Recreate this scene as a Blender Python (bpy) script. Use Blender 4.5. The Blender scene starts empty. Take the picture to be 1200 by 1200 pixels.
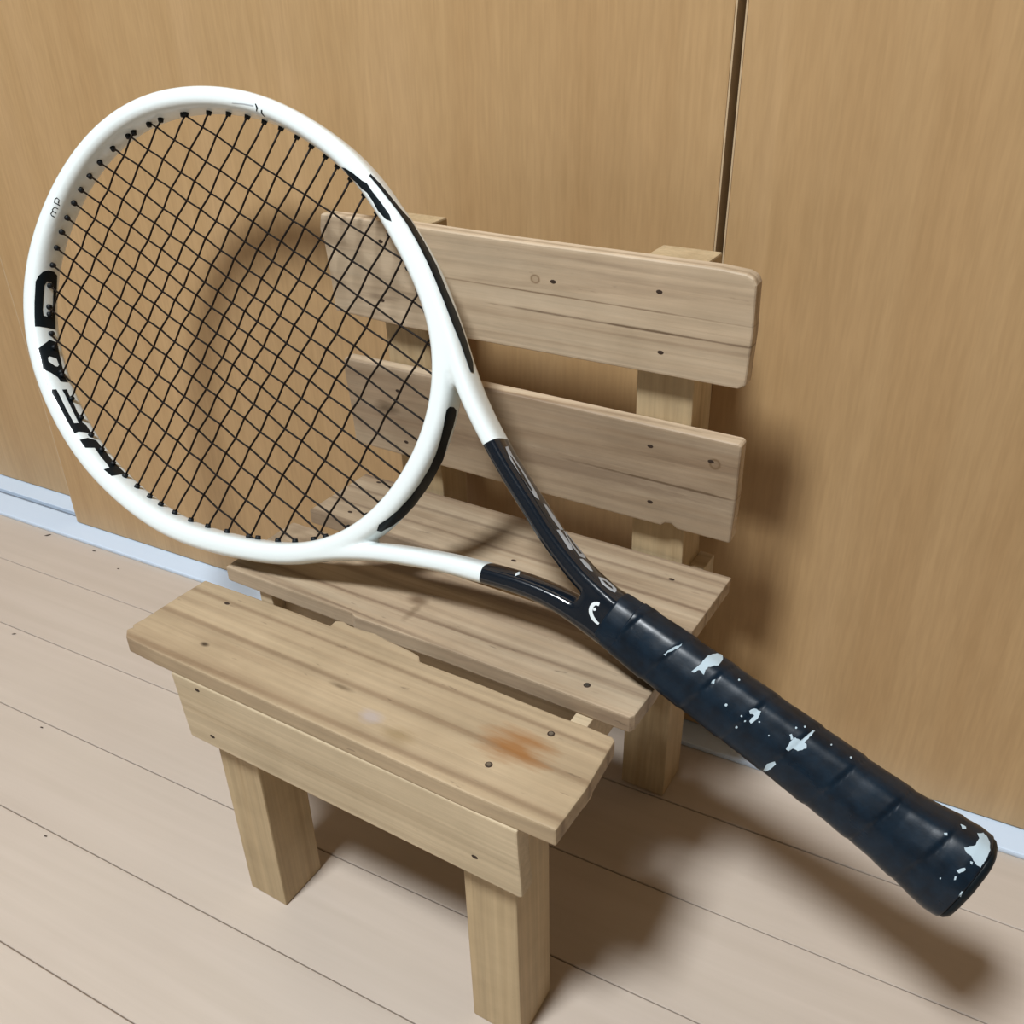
import bpy, bmesh, math, random
import numpy as np
from mathutils import Vector, Matrix
from mathutils.bvhtree import BVHTree
from mathutils.geometry import delaunay_2d_cdt

scene = bpy.context.scene
col = scene.collection

# ------------------------------------------------------------------ camera, world, light, exposure
cam_d = bpy.data.cameras.new('camera'); cam = bpy.data.objects.new('camera', cam_d); col.objects.link(cam)
cam_d.sensor_width = 36.0
cam_d.lens = 36.0 * 1103.4 / 1200.0
cam_d.clip_start = 0.01
CR = Vector((0.88478491, 0.46563704, -0.01837979))
CU = Vector((-0.22190158, 0.45567542, 0.86204385))
CF = Vector((-0.40977477, 0.75864488, -0.50650033))
CP = Vector((0.3210744, -0.36523124, 0.52928217))
cam.matrix_world = Matrix(((CR.x, CU.x, -CF.x, CP.x), (CR.y, CU.y, -CF.y, CP.y), (CR.z, CU.z, -CF.z, CP.z), (0, 0, 0, 1)))
scene.camera = cam

world = bpy.data.worlds.new('world'); scene.world = world; world.use_nodes = True
world.node_tree.nodes['Background'].inputs[0].default_value = (0.9, 0.95, 1.0, 1)
world.node_tree.nodes['Background'].inputs[1].default_value = 0.0

LAMP = Vector((-0.12, -1.01, 2.26))
ld = bpy.data.lights.new('ceiling_light', 'AREA'); ld.shape = 'DISK'; ld.size = 0.42
ld.energy = 70.0; ld.color = (0.95, 1.0, 1.04)
lo = bpy.data.objects.new('ceiling_light', ld); col.objects.link(lo)
lo.location = LAMP + Vector((0, 0, -0.012))

vs = scene.view_settings
vs.view_transform = 'Standard'; vs.look = 'None'; vs.gamma = 1.0; vs.use_curve_mapping = False
vs.exposure = 0.0

# ------------------------------------------------------------------ helpers
def link(name, bm, m, parent=None, smooth=False):
    me = bpy.data.meshes.new(name); bm.to_mesh(me); bm.free()
    if smooth:
        me.polygons.foreach_set('use_smooth', [True] * len(me.polygons))
    if m is not None: me.materials.append(m)
    o = bpy.data.objects.new(name, me); col.objects.link(o)
    if parent is not None: o.parent = parent
    return o

def copy_of(o, parent):
    c = o.copy(); col.objects.link(c); c.parent = parent
    return c

def empty(name, label, cat, loc=(0, 0, 0), rz=0.0, group=None):
    o = bpy.data.objects.new(name, None); col.objects.link(o)
    o.empty_display_size = 0.05
    o.location = loc; o.rotation_euler = (0, 0, rz); o['label'] = label; o['category'] = cat
    if group: o['group'] = group
    return o

def structure(o, label=None):
    o['kind'] = 'structure'
    if label: o['label'] = label
    return o

def box(bm, x0, x1, y0, y1, z0, z1, bevel=0.0, seg=2):
    vs_ = [bm.verts.new((x, y, z)) for x in (x0, x1) for y in (y0, y1) for z in (z0, z1)]
    F = [(0, 1, 3, 2), (4, 6, 7, 5), (0, 4, 5, 1), (2, 3, 7, 6), (0, 2, 6, 4), (1, 5, 7, 3)]
    fs = [bm.faces.new([vs_[i] for i in f]) for f in F]
    bmesh.ops.recalc_face_normals(bm, faces=fs)
    if bevel > 0:
        es = list({e for f in fs for e in f.edges})
        bmesh.ops.bevel(bm, geom=es, offset=bevel, segments=seg, profile=0.6, affect='EDGES')
    return bm

def newbox(*a, **k):
    return box(bmesh.new(), *a, **k)

def prism(outline, z0, z1, bevel=0.0, seg=2, flip=None):
    """outline: list of (x, y); extruded along z; flip maps (x,y,z) to another frame."""
    bm = bmesh.new()
    lo_ = [bm.verts.new((x, y, z0)) for x, y in outline]
    hi_ = [bm.verts.new((x, y, z1)) for x, y in outline]
    n = len(outline)
    bm.faces.new(lo_[::-1]); bm.faces.new(hi_)
    for i in range(n):
        j = (i + 1) % n
        bm.faces.new([lo_[i], lo_[j], hi_[j], hi_[i]])
    bmesh.ops.recalc_face_normals(bm, faces=bm.faces)
    if bevel > 0:
        es = [e for e in bm.edges if e.calc_face_angle(0) > 0.6]
        bmesh.ops.bevel(bm, geom=es, offset=bevel, segments=seg, profile=0.6, affect='EDGES')
    if flip:
        for v in bm.verts: v.co = Vector(flip(*v.co))
        bmesh.ops.recalc_face_normals(bm, faces=bm.faces)
    return bm

# ------------------------------------------------------------------ materials
def srgb(r, g, b):
    f = lambda c: (c / 255 / 12.92) if c / 255 <= 0.04045 else ((c / 255 + 0.055) / 1.055) ** 2.4
    return (f(r), f(g), f(b), 1)

class NT:
    def __init__(s, name):
        s.m = bpy.data.materials.new(name); s.m.use_nodes = True
        s.t = s.m.node_tree; s.b = s.t.nodes['Principled BSDF']
    def n(s, typ, **kw):
        nd = s.t.nodes.new(typ)
        for k, v in kw.items():
            if k in nd.inputs: nd.inputs[k].default_value = v
            else: setattr(nd, k, v)
        return nd
    def l(s, a, b): s.t.links.new(a, b)
    def inp(s, k, v): s.b.inputs[k].default_value = v
    def mix(s, fac, a, b, mode='MIX'):
        nd = s.t.nodes.new('ShaderNodeMix'); nd.data_type = 'RGBA'; nd.blend_type = mode
        for i, v in ((0, fac), (6, a), (7, b)):
            if hasattr(v, 'is_output'): s.l(v, nd.inputs[i])
            else: nd.inputs[i].default_value = v
        return nd.outputs[2]
    def math(s, op, a, b=None, c=None):
        nd = s.t.nodes.new('ShaderNodeMath'); nd.operation = op
        for i, v in enumerate((a, b, c)):
            if v is None: continue
            if hasattr(v, 'is_output'): s.l(v, nd.inputs[i])
            else: nd.inputs[i].default_value = v
        return nd.outputs[0]
    def ramp(s, fac, stops):
        nd = s.t.nodes.new('ShaderNodeValToRGB'); e = nd.color_ramp.elements
        while len(e) < len(stops): e.new(0.5)
        for el, (p, c) in zip(e, stops): el.position = p; el.color = c
        s.l(fac, nd.inputs[0]); return nd.outputs[0]
    def coords(s, scale, rnd=True, kind='Object', seed=0.0):
        tc = s.n('ShaderNodeTexCoord'); v = tc.outputs[kind]
        mp = s.n('ShaderNodeMapping'); mp.inputs['Scale'].default_value = scale
        if rnd:
            oi = s.n('ShaderNodeObjectInfo')
            cmb = s.n('ShaderNodeCombineXYZ')
            for i, k in enumerate((7.3, 13.1, 5.7)):
                s.l(s.math('MULTIPLY', oi.outputs['Random'], k), cmb.inputs[i])
            ad = s.n('ShaderNodeVectorMath', operation='ADD'); s.l(v, ad.inputs[0]); s.l(cmb.outputs[0], ad.inputs[1]); v = ad.outputs[0]
        if seed:
            mp.inputs['Location'].default_value = (seed, seed * 1.7, seed * 0.6)
        s.l(v, mp.inputs[0]); return mp.outputs[0]
    def noise(s, vec, scale=5, detail=3, rough=0.5, dist=0.0):
        nd = s.n('ShaderNodeTexNoise', Scale=scale, Detail=detail, Roughness=rough, Distortion=dist)
        s.l(vec, nd.inputs['Vector']); return nd.outputs['Fac']
    def bump(s, h, strength=0.2, dist=0.001):
        nd = s.n('ShaderNodeBump', Strength=strength, Distance=dist); s.l(h, nd.inputs['Height']); s.l(nd.outputs[0], s.b.inputs['Normal'])

def plain(name, c, rough=0.5, metal=0.0, spec=0.5, coat=0.0):
    t = NT(name); t.inp('Base Color', c); t.inp('Roughness', rough); t.inp('Metallic', metal)
    t.inp('Specular IOR Level', spec); t.inp('Coat Weight', coat)
    return t.m

def wood(name, light, mid, dark, axis='X', streak=0.5, rough=0.55, spots=(), seed=0.0, thin=0.5, specks=0.5):
    """sawn board; grain runs along `axis` of the object; spots = stains ((x,y,z),(rx,ry,rz),colour,strength,kind)."""
    t = NT(name)
    def sc(a, b):
        return (a, b, b) if axis == 'X' else ((b, a, b) if axis == 'Y' else (b, b, a))
    v1 = t.coords(sc(1.3, 26), seed=seed); n1 = t.noise(v1, 2.2, 4, 0.55, 0.9)
    v2 = t.coords(sc(3, 190), seed=seed); n2 = t.noise(v2, 1.6, 4, 0.6, 0.3)
    v3 = t.coords((9, 14, 14), seed=seed); n3 = t.noise(v3, 2.0, 4, 0.6)
    c = t.ramp(n1, [(0.30, dark), (0.43, mid), (0.62, light)])
    c = t.mix(1 - streak, c, t.mix(0.5, light, mid))
    # thin growth lines
    wv = t.n('ShaderNodeTexWave', wave_type='BANDS', bands_direction={'X': 'Y', 'Y': 'X', 'Z': 'X'}[axis], Scale=1.0, Distortion=5.5, Detail=2.0)
    wv.inputs['Detail Scale'].default_value = 0.6
    t.l(t.coords(sc(0.8, 14), seed=seed + 3), wv.inputs['Vector'])
    gl = t.ramp(wv.outputs['Fac'], [(0.0, (1, 1, 1, 1)), (0.07, (0.3, 0.3, 0.3, 1)), (0.2, (0, 0, 0, 1))])
    c = t.mix(t.math('MULTIPLY', gl, thin * 0.7), c, dark)
    g = t.ramp(n2, [(0.3, (0.80, 0.80, 0.80, 1)), (0.7, (1.1, 1.1, 1.1, 1))])
    c = t.mix(0.75, c, g, 'MULTIPLY')
    g3 = t.ramp(n3, [(0.3, (0.84, 0.83, 0.80, 1)), (0.7, (1.08, 1.08, 1.08, 1))])
    c = t.mix(0.8, c, g3, 'MULTIPLY')
    # grime flecks
    vf = t.coords(sc(60, 240), seed=seed); nf = t.noise(vf, 1.3, 2, 0.5)
    fl = t.ramp(nf, [(0.70, (0, 0, 0, 1)), (0.76, (1, 1, 1, 1))])
    c = t.mix(t.math('MULTIPLY', fl, specks * 0.5), c, (0.10, 0.07, 0.045, 1))
    tc = t.n('ShaderNodeTexCoord')
    for (p, r, colr, st, kind) in spots:
        mp = t.n('ShaderNodeMapping', vector_type='POINT')
        mp.inputs['Location'].default_value = (-p[0] / r[0], -p[1] / r[1], -p[2] / r[2])
        mp.inputs['Scale'].default_value = (1 / r[0], 1 / r[1], 1 / r[2])
        t.l(tc.outputs['Object'], mp.inputs[0])
        ln = t.n('ShaderNodeVectorMath', operation='LENGTH'); t.l(mp.outputs[0], ln.inputs[0])
        nn = t.noise(t.coords(sc(25, 150), rnd=False), 1.5, 3, 0.6)
        d = t.math('ADD', ln.outputs['Value'], t.math('MULTIPLY', t.math('SUBTRACT', nn, 0.5), 1.3 if kind == 'stain' else 0.25))
        if kind == 'ring':
            f = t.ramp(d, [(0.45, (0.25, 0.25, 0.25, 1)), (0.7, (1, 1, 1, 1)), (1.0, (0, 0, 0, 1))])
        else:
            f = t.ramp(d, [(0.25, (1, 1, 1, 1)), (1.0, (0, 0, 0, 1))])
        c = t.mix(t.math('MULTIPLY', f, st), c, colr)
    t.l(c, t.b.inputs['Base Color'])
    t.inp('Roughness', rough); t.inp('Specular IOR Level', 0.35)
    t.bump(t.math('ADD', n2, t.math('MULTIPLY', gl, -0.5)), 0.25, 0.0006)
    return t.m

def laminate(name, a, b, c3):
    t = NT(name)
    n1 = t.noise(t.coords((150, 150, 5)), 1.0, 4, 0.65)
    n2 = t.noise(t.coords((14, 14, 0.9)), 1.3, 4, 0.55, 0.4)
    n3 = t.noise(t.coords((420, 420, 40)), 1.0, 2, 0.5)
    c = t.ramp(n2, [(0.3, c3), (0.5, a), (0.7, b)])
    c = t.mix(0.4, c, t.ramp(n1, [(0.3, (0.86, 0.84, 0.80, 1)), (0.7, (1.10, 1.10, 1.10, 1))]), 'MULTIPLY')
    c = t.mix(0.35, c, t.ramp(n3, [(0.35, (0.84, 0.82, 0.78, 1)), (0.65, (1.05, 1.05, 1.05, 1))]), 'MULTIPLY')
    t.l(c, t.b.inputs['Base Color']); t.inp('Roughness', 0.42); t.inp('Specular IOR Level', 0.4)
    t.bump(n1, 0.06, 0.0005)
    return t.m

def floor_mat():
    t = NT('floor_laminate')
    n1 = t.noise(t.coords((2.2, 60, 60)), 1.4, 4, 0.6, 0.4)
    n2 = t.noise(t.coords((5, 6, 5)), 1.6, 3, 0.5)
    c = t.ramp(n1, [(0.3, srgb(187, 174, 160)), (0.7, srgb(194, 181, 168))])
    c = t.mix(0.6, c, t.ramp(n2, [(0.3, (0.95, 0.94, 0.94, 1)), (0.7, (1.03, 1.03, 1.02, 1))]), 'MULTIPLY')
    t.l(c, t.b.inputs['Base Color']); t.inp('Roughness', 0.5); t.inp('Specular IOR Level', 0.35)
    return t.m

def grip_mat():
    t = NT('black_grip_tape')
    n = t.noise(t.coords((60, 60, 60), rnd=False), 2.0, 4, 0.65)
    n2 = t.noise(t.coords((20, 60, 60), rnd=False), 1.5, 3, 0.6)
    c = t.ramp(n, [(0.3, srgb(8, 19, 29)), (0.62, srgb(13, 31, 45)), (0.9, srgb(26, 38, 47))])
    t.l(c, t.b.inputs['Base Color'])
    t.l(t.ramp(n2, [(0.3, (0.26, 0.26, 0.26, 1)), (0.7, (0.42, 0.42, 0.42, 1))]), t.b.inputs['Roughness'])
    t.inp('Specular IOR Level', 0.35)
    t.bump(n, 0.18, 0.0005)
    return t.m

M_DOOR = laminate('door_laminate', srgb(187, 154, 111), srgb(192, 159, 117), srgb(181, 147, 104))
M_DOOR_EDGE = plain('door_edge_band', srgb(196, 172, 138), 0.45)
M_FLOOR = floor_mat()
M_SUB = plain('dark_joint', srgb(120, 98, 80), 0.9)
M_RAIL = plain('white_vinyl_rail', srgb(206, 222, 240), 0.35)
M_RAIL_D = plain('grey_rail_groove', srgb(120, 128, 138), 0.5)
M_WALL = plain('wall_paper', srgb(128, 118, 104), 0.9)
M_CLOSET = plain('closet_dark_interior', srgb(60, 38, 22), 0.9)
M_CEIL = plain('ceiling_paint', srgb(120, 114, 104), 0.9)
M_LAMPW = plain('lamp_white', srgb(225, 225, 220), 0.6)
M_WHITE = plain('white_gloss_frame', (0.80, 0.87, 0.87, 1), 0.22, coat=0.35)
M_BLACK = plain('black_gloss_frame', (0.006, 0.010, 0.016, 1), 0.14, coat=0.5)
M_BLACKM = plain('black_print', (0.006, 0.010, 0.013, 1), 0.4, spec=0.15)
M_LETTER = plain('white_print', (0.72, 0.78, 0.80, 1), 0.35)
M_SILVER = plain('grey_print', (0.42, 0.45, 0.48, 1), 0.3)
M_STRING = plain('dark_string', (0.008, 0.004, 0.002, 1), 0.5, spec=0.2)
M_GROMMET = plain('black_grommet', (0.006, 0.008, 0.010, 1), 0.5, spec=0.25)
M_GRIP = grip_mat()
M_WORN = plain('worn_grip_backing', srgb(178, 196, 206), 0.8)
M_NAIL = plain('steel_nail', srgb(150, 145, 135), 0.3, metal=0.9)
M_HOLE = plain('dark_nail_hole', srgb(52, 36, 24), 0.8)
M_DUST = plain('dust_speck', srgb(70, 58, 48), 0.9)

# ------------------------------------------------------------------ the room
DY = 0.1918          # front face of the sliding doors
floor = structure(link('floor', newbox(-1.7, 1.9, -2.7, 0.62, -0.03, -0.0022), M_SUB), 'pale beige laminate floorboards')
PW = 0.0746; Y0 = 0.0360
xs = [-1.7, 1.9]
proto = None
k0 = -37
pl_bm = newbox(-1.8, 1.8, 0.00035, PW - 0.00035, -0.0022, 0.0, bevel=0.0005, seg=1)
for k in range(k0, 3):
    y = Y0 + k * PW
    if proto is None:
        proto = link('plank', pl_bm, M_FLOOR, floor); pk = proto
    else:
        pk = copy_of(proto, floor)
    pk.location = (0.1, y, 0)

structure(link('wall_left', newbox(-1.74, -1.7, -2.7, 0.62, -0.03, 2.4), M_WALL))
structure(link('wall_right', newbox(1.9, 1.94, -2.7, 0.62, -0.03, 2.4), M_WALL))
structure(link('wall_front', newbox(-1.74, 1.94, -2.74, -2.7, -0.03, 2.4), M_WALL))
structure(link('wall_back', newbox(-1.74, 1.94, 0.62, 0.66, -0.03, 2.4), M_CLOSET))
wu = structure(link('wall_over_closet', newbox(-1.7, 1.9, 0.18, 0.26, 1.98, 2.4), M_WALL))
structure(link('ceiling', newbox(-1.74, 1.94, -2.74, 0.66, 2.4, 2.44), M_CEIL))

def door(name, x0, x1, y0, y1, z0, z1, label):
    d = structure(link(name, newbox(x0 + 0.001, x1 - 0.001, y0, y1, z0, z1, bevel=0.0012, seg=2), M_DOOR), label)
    for a, b in ((x0, x0 + 0.001), (x1 - 0.001, x1)):
        link('edge_band', newbox(a, b, y0 + 0.0004, y1, z0, z1), M_DOOR_EDGE, d)
    return d
XL, XS0, XS1 = -0.5226, 0.1626, 0.1672
door('door_1', -1.24, -0.47, 0.2279, 0.254, 0.006, 1.98, 'closet door on the rear track, at the left edge')
door('door_2', XL, XS0, DY, 0.2200, 0.005, 1.98, 'middle closet door of light wood laminate')
door('door_3', XS1, 0.90, DY, 0.2200, 0.005, 1.98, 'closet door right of the dark gap')
structure(link('wall_back_right', newbox(0.9, 1.9, DY, 0.26, 0.0, 1.98), M_WALL))
structure(link('wall_back_left', newbox(-1.7, -1.24, DY, 0.26, 0.0, 1.98), M_WALL))

link('gap_strip', newbox(XS0 - 0.006, XS1 + 0.006, 0.2202, 0.2240, 0.006, 1.975), plain('dark_gap_strip', srgb(52, 26, 10), 0.8), bpy.data.objects['door_2'])
# white threshold rail with a groove, under the doors
bm = bmesh.new()
box(bm, -1.24, 0.9, 0.1690, 0.2006, 0.0, 0.0042, bevel=0.0015)
box(bm, -1.24, 0.9, 0.2058, 0.2600, 0.0, 0.0052, bevel=0.0008)
rail = structure(link('trim_1', bm, M_RAIL), 'white vinyl door rail along the foot of the closet')
link('rail_groove', newbox(-1.24, 0.9, 0.2004, 0.2060, 0.0, 0.0012), M_RAIL_D, rail)

# ceiling lamp (out of frame) that lights the room
lamp = empty('ceiling_lamp', 'round white ceiling lamp above the floor in front of the closet', 'lamp', (LAMP.x, LAMP.y, 2.4))
bm = bmesh.new(); bmesh.ops.create_cone(bm, cap_ends=True, segments=40, radius1=0.21, radius2=0.21, depth=0.03); bmesh.ops.translate(bm, verts=bm.verts, vec=(0, 0, -0.015))
link('lamp_base', bm, M_LAMPW, lamp)
bm = bmesh.new(); bmesh.ops.create_cone(bm, cap_ends=True, segments=40, radius1=0.17, radius2=0.20, depth=0.06); bmesh.ops.translate(bm, verts=bm.verts, vec=(0, 0, -0.06))
tm = NT('lamp_diffuser'); tm.inp('Base Color', (0.9, 0.9, 0.88, 1)); tm.inp('Emission Color', (1, 0.97, 0.92, 1)); tm.inp('Emission Strength', 3.0)
link('diffuser', bm, tm.m, lamp)

# ------------------------------------------------------------------ the small wooden chair
S = 0.28486
chair = empty('childs_chair', "small slatted wooden child's chair standing in front of the closet doors", 'chair',
              (-0.3008 * S, -0.315 * S, 0), -0.0511)
H, W_, G_, TS, ST = 0.6894 * S, 0.2229 * S, 0.064 * S, 0.0375 * S, 0.0362 * S
L_ = srgb(204, 185, 159); Mi = srgb(187, 165, 138); Dk = srgb(136, 112, 88)
Lf = srgb(182, 162, 133); Mf = srgb(167, 146, 117); Df = srgb(118, 94, 70)
Lb = srgb(184, 165, 140); Mb = srgb(166, 145, 120); Db = srgb(118, 97, 78)
LEG = wood('pine_leg', srgb(190, 169, 134), srgb(181, 158, 123), srgb(153, 128, 92), 'Z', 0.4, thin=0.25, specks=0.2)
APR = wood('pine_apron', srgb(197, 179, 149), srgb(188, 169, 139), srgb(162, 141, 110), 'X', 0.5, seed=2.1, thin=0.35, specks=0.2)
def P3(x, y, z): return (x * S, y * S, z * S)
F1 = wood('front_seat_wood', Lf, Mf, Df, 'X', 0.38, seed=1.0, thin=0.8, specks=0.8, spots=[
    (P3(0.858, 0.125, 0.689), P3(0.085, 0.052, 0.06), srgb(142, 92, 40), 0.8, 'stain'),
    (P3(0.66, 0.045, 0.689), P3(0.045, 0.022, 0.05), srgb(128, 106, 66), 0.5, 'stain'),
    (P3(0.59, 0.06, 0.689), P3(0.03, 0.02, 0.05), srgb(170, 160, 160), 0.6, 'stain'),
    (P3(0.17, 0.062, 0.689), P3(0.014, 0.008, 0.03), srgb(50, 36, 22), 0.9, 'knot'),
    (P3(0.492, 0.097, 0.689), P3(0.035, 0.008, 0.03), srgb(96, 78, 56), 0.7, 'knot')])
F2 = wood('middle_seat_wood', Lb, Mb, Db, 'X', 0.75, seed=4.2, thin=0.5, specks=0.8, spots=[
    (P3(0.455, 0.394, 0.689), P3(0.032, 0.022, 0.05), srgb(92, 70, 50), 0.75, 'knot'),
    (P3(0.47, 0.36, 0.689), P3(0.012, 0.05, 0.05), srgb(100, 80, 58), 0.5, 'stain')])
F3 = wood('rear_seat_wood', Lb, Mb, Db, 'X', 0.9, seed=6.4, thin=0.8, specks=0.5)
B1 = wood('top_slat_wood', L_, Mi, Dk, 'X', 0.45, seed=8.8, thin=0.7, specks=0.3, spots=[
    (P3(0.78, 0.75, 1.232), P3(0.42, 0.3, 0.0035), srgb(100, 80, 60), 0.9, 'stain'),
    (P3(0.60, 0.75, 1.272), P3(0.50, 0.3, 0.0025), srgb(120, 98, 74), 0.8, 'stain'),
    (P3(0.14, 0.75, 1.20), P3(0.06, 0.3, 0.012), srgb(120, 100, 80), 0.6, 'stain'),
    (P3(0.549, 0.73, 1.30), P3(0.013, 0.3, 0.011), srgb(120, 94, 66), 0.8, 'ring')])
B2 = wood('low_slat_wood', L_, Mi, Dk, 'X', 0.8, seed=11.3, thin=0.8, specks=0.3, spots=[
    (P3(0.62, 0.77, 0.885), P3(0.60, 0.3, 0.034), srgb(122, 100, 80), 0.55, 'stain'),
    (P3(0.85, 0.77, 0.900), P3(0.30, 0.3, 0.004), srgb(96, 76, 56), 0.8, 'stain'),
    (P3(0.954, 0.77, 0.973), P3(0.014, 0.3, 0.014), srgb(112, 88, 60), 0.8, 'ring'),
    (P3(0.12, 0.77, 0.92), P3(0.045, 0.3, 0.022), srgb(96, 78, 58), 0.8, 'stain')])

def chair_board(name, outline, mat, bev=0.0011):
    o = link(name, prism([(x * S, y * S) for x, y in outline], H - TS, H, bevel=bev, seg=2), mat, chair)
    return o
w, g = 0.2229, 0.064
b1 = chair_board('seat_board', [(0.012, 0.0), (0.10, -0.003), (0.45, -0.003), (0.84, -0.005), (1.0, 0.0), (1.003, 0.10), (0.996, 0.222), (0.989, 0.228),
                           (0.936, 0.230), (0.924, 0.230), (0.885, 0.228), (0.71, 0.232), (0.577, 0.230), (0.566, 0.243), (0.548, 0.247), (0.517, 0.250),
                           (0.48, 0.252), (0.447, 0.258), (0.415, 0.254), (0.385, 0.253), (0.365, 0.258), (0.348, 0.252), (0.350, 0.233), (0.25, 0.233), (0.10, 0.229),
                           (0.0, 0.225), (-0.004, 0.15), (-0.006, 0.06), (-0.010, 0.035), (-0.002, 0.030), (-0.008, 0.018)], F1)
b2 = chair_board('seat_board', [(0.0, w + g), (0.36, w + g + 0.002), (0.375, w + g - 0.006), (0.60, w + g), (0.994, w + g), (1.0, w + g + 0.01), (1.003, w + g + 0.1), (1.0, 2 * w + g), (0.0, 2 * w + g)], F2)
b3 = chair_board('seat_board', [(-0.004, 2 * w + 2 * g), (1.0, 2 * w + 2 * g), (1.004, 3 * w + 2 * g), (0.5, 3 * w + 2 * g - 0.002), (0.0, 3 * w + 2 * g - 0.004)], F3)

# front apron and side rails, legs
zt = H - TS
ap = link('apron', prism([(0.1373 * S, zt), (0.152 * S, zt - 0.1599 * S), (0.9338 * S, zt - 0.1599 * S), (0.940 * S, zt - 0.155 * S), (0.934 * S, zt - 0.06 * S), (0.932 * S, zt)],
                         -0.0057 * S, 0.0305 * S, bevel=0.0010, flip=lambda x, y, z: (x, z, y)), APR, chair)
def lerp_post(name, secs, mat, bev=0.0012):
    """post through sections (z, x0, x1, y0, y1) in seat-width units"""
    bm = bmesh.new(); rings = []
    for z, x0, x1, y0, y1 in secs:
        rings.append([bm.verts.new((x * S, y * S, z * S)) for x, y in ((x0, y0), (x1, y0), (x1, y1), (x0, y1))])
    bm.faces.new(rings[0][::-1]); bm.faces.new(rings[-1])
    for a, b in zip(rings, rings[1:]):
        for i in range(4):
            j = (i + 1) % 4; bm.faces.new([a[i], a[j], b[j], b[i]])
    bmesh.ops.recalc_face_normals(bm, faces=bm.faces)
    es = [e for e in bm.edges if e.calc_face_angle(0) > 0.5]
    bmesh.ops.bevel(bm, geom=es, offset=bev, segments=2, profile=0.6, affect='EDGES')
    return link(name, bm, mat, chair)
zt_u = 0.6894 - 0.0375
lerp_post('front_leg', [(0, 0.180, 0.288, 0.0305, 0.152), (zt_u, 0.178, 0.2897, 0.0305, 0.1507)], LEG)
lerp_post('front_leg', [(0, 0.797, 0.909, 0.0305, 0.152), (zt_u, 0.793, 0.905, 0.0305, 0.1507)], LEG)
TIL = -0.0451
def PT(x, y, t):
    s, c = math.sin(TIL), math.cos(TIL)
    return (x, 0.8038 + y * c + t * s, 0.6894 + t * c - y * s)
def post_secs(x0, x1, xf0, xf1):
    s = [(0, xf0, xf1, 0.757, 0.868), (0.40, xf0 - 0.01, xf1 - 0.008, 0.785, 0.897)]
    for t in (0.0, 0.35):
        a = PT(0, 0, t); s.append((a[2], x0, x1, a[1], a[1] + 0.1108))
    return s
def back_post(x0, x1, xf0, xf1):
    secs = post_secs(x0, x1, xf0, xf1)
    a = PT(0, 0, 0.672)
    secs.append((a[2], x0, x1, a[1], a[1] + 0.1108))
    return lerp_post('back_post', secs, LEG)
back_post(0.1171, 0.2409, 0.135, 0.252)
back_post(0.7621, 0.8859, 0.789, 0.905)
for x0, x1, y0 in ((0.080, 0.117, 0.30), (0.8865, 0.9215, 0.158)):
    link('side_rail', prism([(y0 * S, zt - 0.0004), (0.925 * S, zt - 0.0004), (0.925 * S, zt - 0.10 * S), (y0 * S, zt - 0.10 * S)], x0 * S, x1 * S, bevel=0.0008,
                            flip=lambda x, y, z: (z, x, y)), APR, chair)

link('cross_rail', newbox(0.1171 * S, 0.886 * S, 0.335 * S, 0.375 * S, zt - 0.30 * S, zt - 0.0005, bevel=0.0008), APR, chair)

def back_slat(outline, mat, bev):
    """outline in (x, t) on the tilted back plane"""
    def fl(x, t, y):
        q = PT(x / S, y / S, t / S); return (q[0] * S, q[1] * S, q[2] * S)
    return link('back_slat', prism([(x * S, t * S) for x, t in outline], -ST, -0.0002, bevel=bev, seg=3, flip=fl), mat, chair)
back_slat([(-0.002, 0.687), (-0.010, 0.655), (-0.010, 0.64), (-0.004, 0.63), (0.0, 0.55), (0.001, 0.460), (0.2, 0.452), (0.6, 0.455), (0.985, 0.457), (1.0, 0.466), (1.004, 0.57), (1.002, 0.662), (0.996, 0.674), (0.982, 0.680), (0.93, 0.684), (0.5, 0.684), (0.2, 0.688)], B1, 0.0018)
back_slat([(0.005, 0.341), (0.0, 0.30), (0.004, 0.22), (0.004, 0.108), (0.40, 0.104), (0.845, 0.104), (0.855, 0.113), (0.868, 0.115), (0.882, 0.105), (1.0, 0.105), (1.004, 0.22), (1.004, 0.337), (0.998, 0.341), (0.5, 0.343)], B2, 0.0018)

# nails: heads or dark punched holes
def disc_bm(r, h, seg=12):
    bm = bmesh.new(); bmesh.ops.create_cone(bm, cap_ends=True, segments=seg, radius1=r, radius2=r * 0.8, depth=h); return bm
nail_m = None; hole_m = None
def nail(loc, rot, kind):
    global nail_m, hole_m
    if kind == 'hole':
        if hole_m is None: hole_m = link('nail_hole', disc_bm(0.0017, 0.0003), M_HOLE, chair); o = hole_m
        else: o = copy_of(hole_m, chair)
    else:
        if nail_m is None:
            nail_m = link('nail', disc_bm(0.0014, 0.0008), M_NAIL, chair); o = nail_m
        else: o = copy_of(nail_m, chair)
        if hole_m is not None:
            h = copy_of(hole_m, chair); h.location = loc; h.rotation_euler = rot; h.scale = (1.25, 1.25, 1)
    o.location = loc; o.rotation_euler = rot
    if kind == 'hole': o.scale = (1.25, 0.75, 1)
fr = (math.pi / 2, 0, 0)
for x, z in ((0.207, 0.637), (0.220, 0.521), (0.847, 0.542)):
    nail((x * S, -0.0057 * S, z * S), fr, 'hole')
for x, t in ((0.818, 0.625), (0.826, 0.504), (0.813, 0.293), (0.818, 0.158), (0.162, 0.644), (0.147, 0.508), (0.161, 0.285), (0.169, 0.148), (0.59, 0.613), (0.945, 0.290)):
    q = PT(x, -0.0362, t); nail((q[0] * S, q[1] * S, q[2] * S), (math.pi / 2 - TIL * 0, 0, 0), 'hole')
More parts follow.
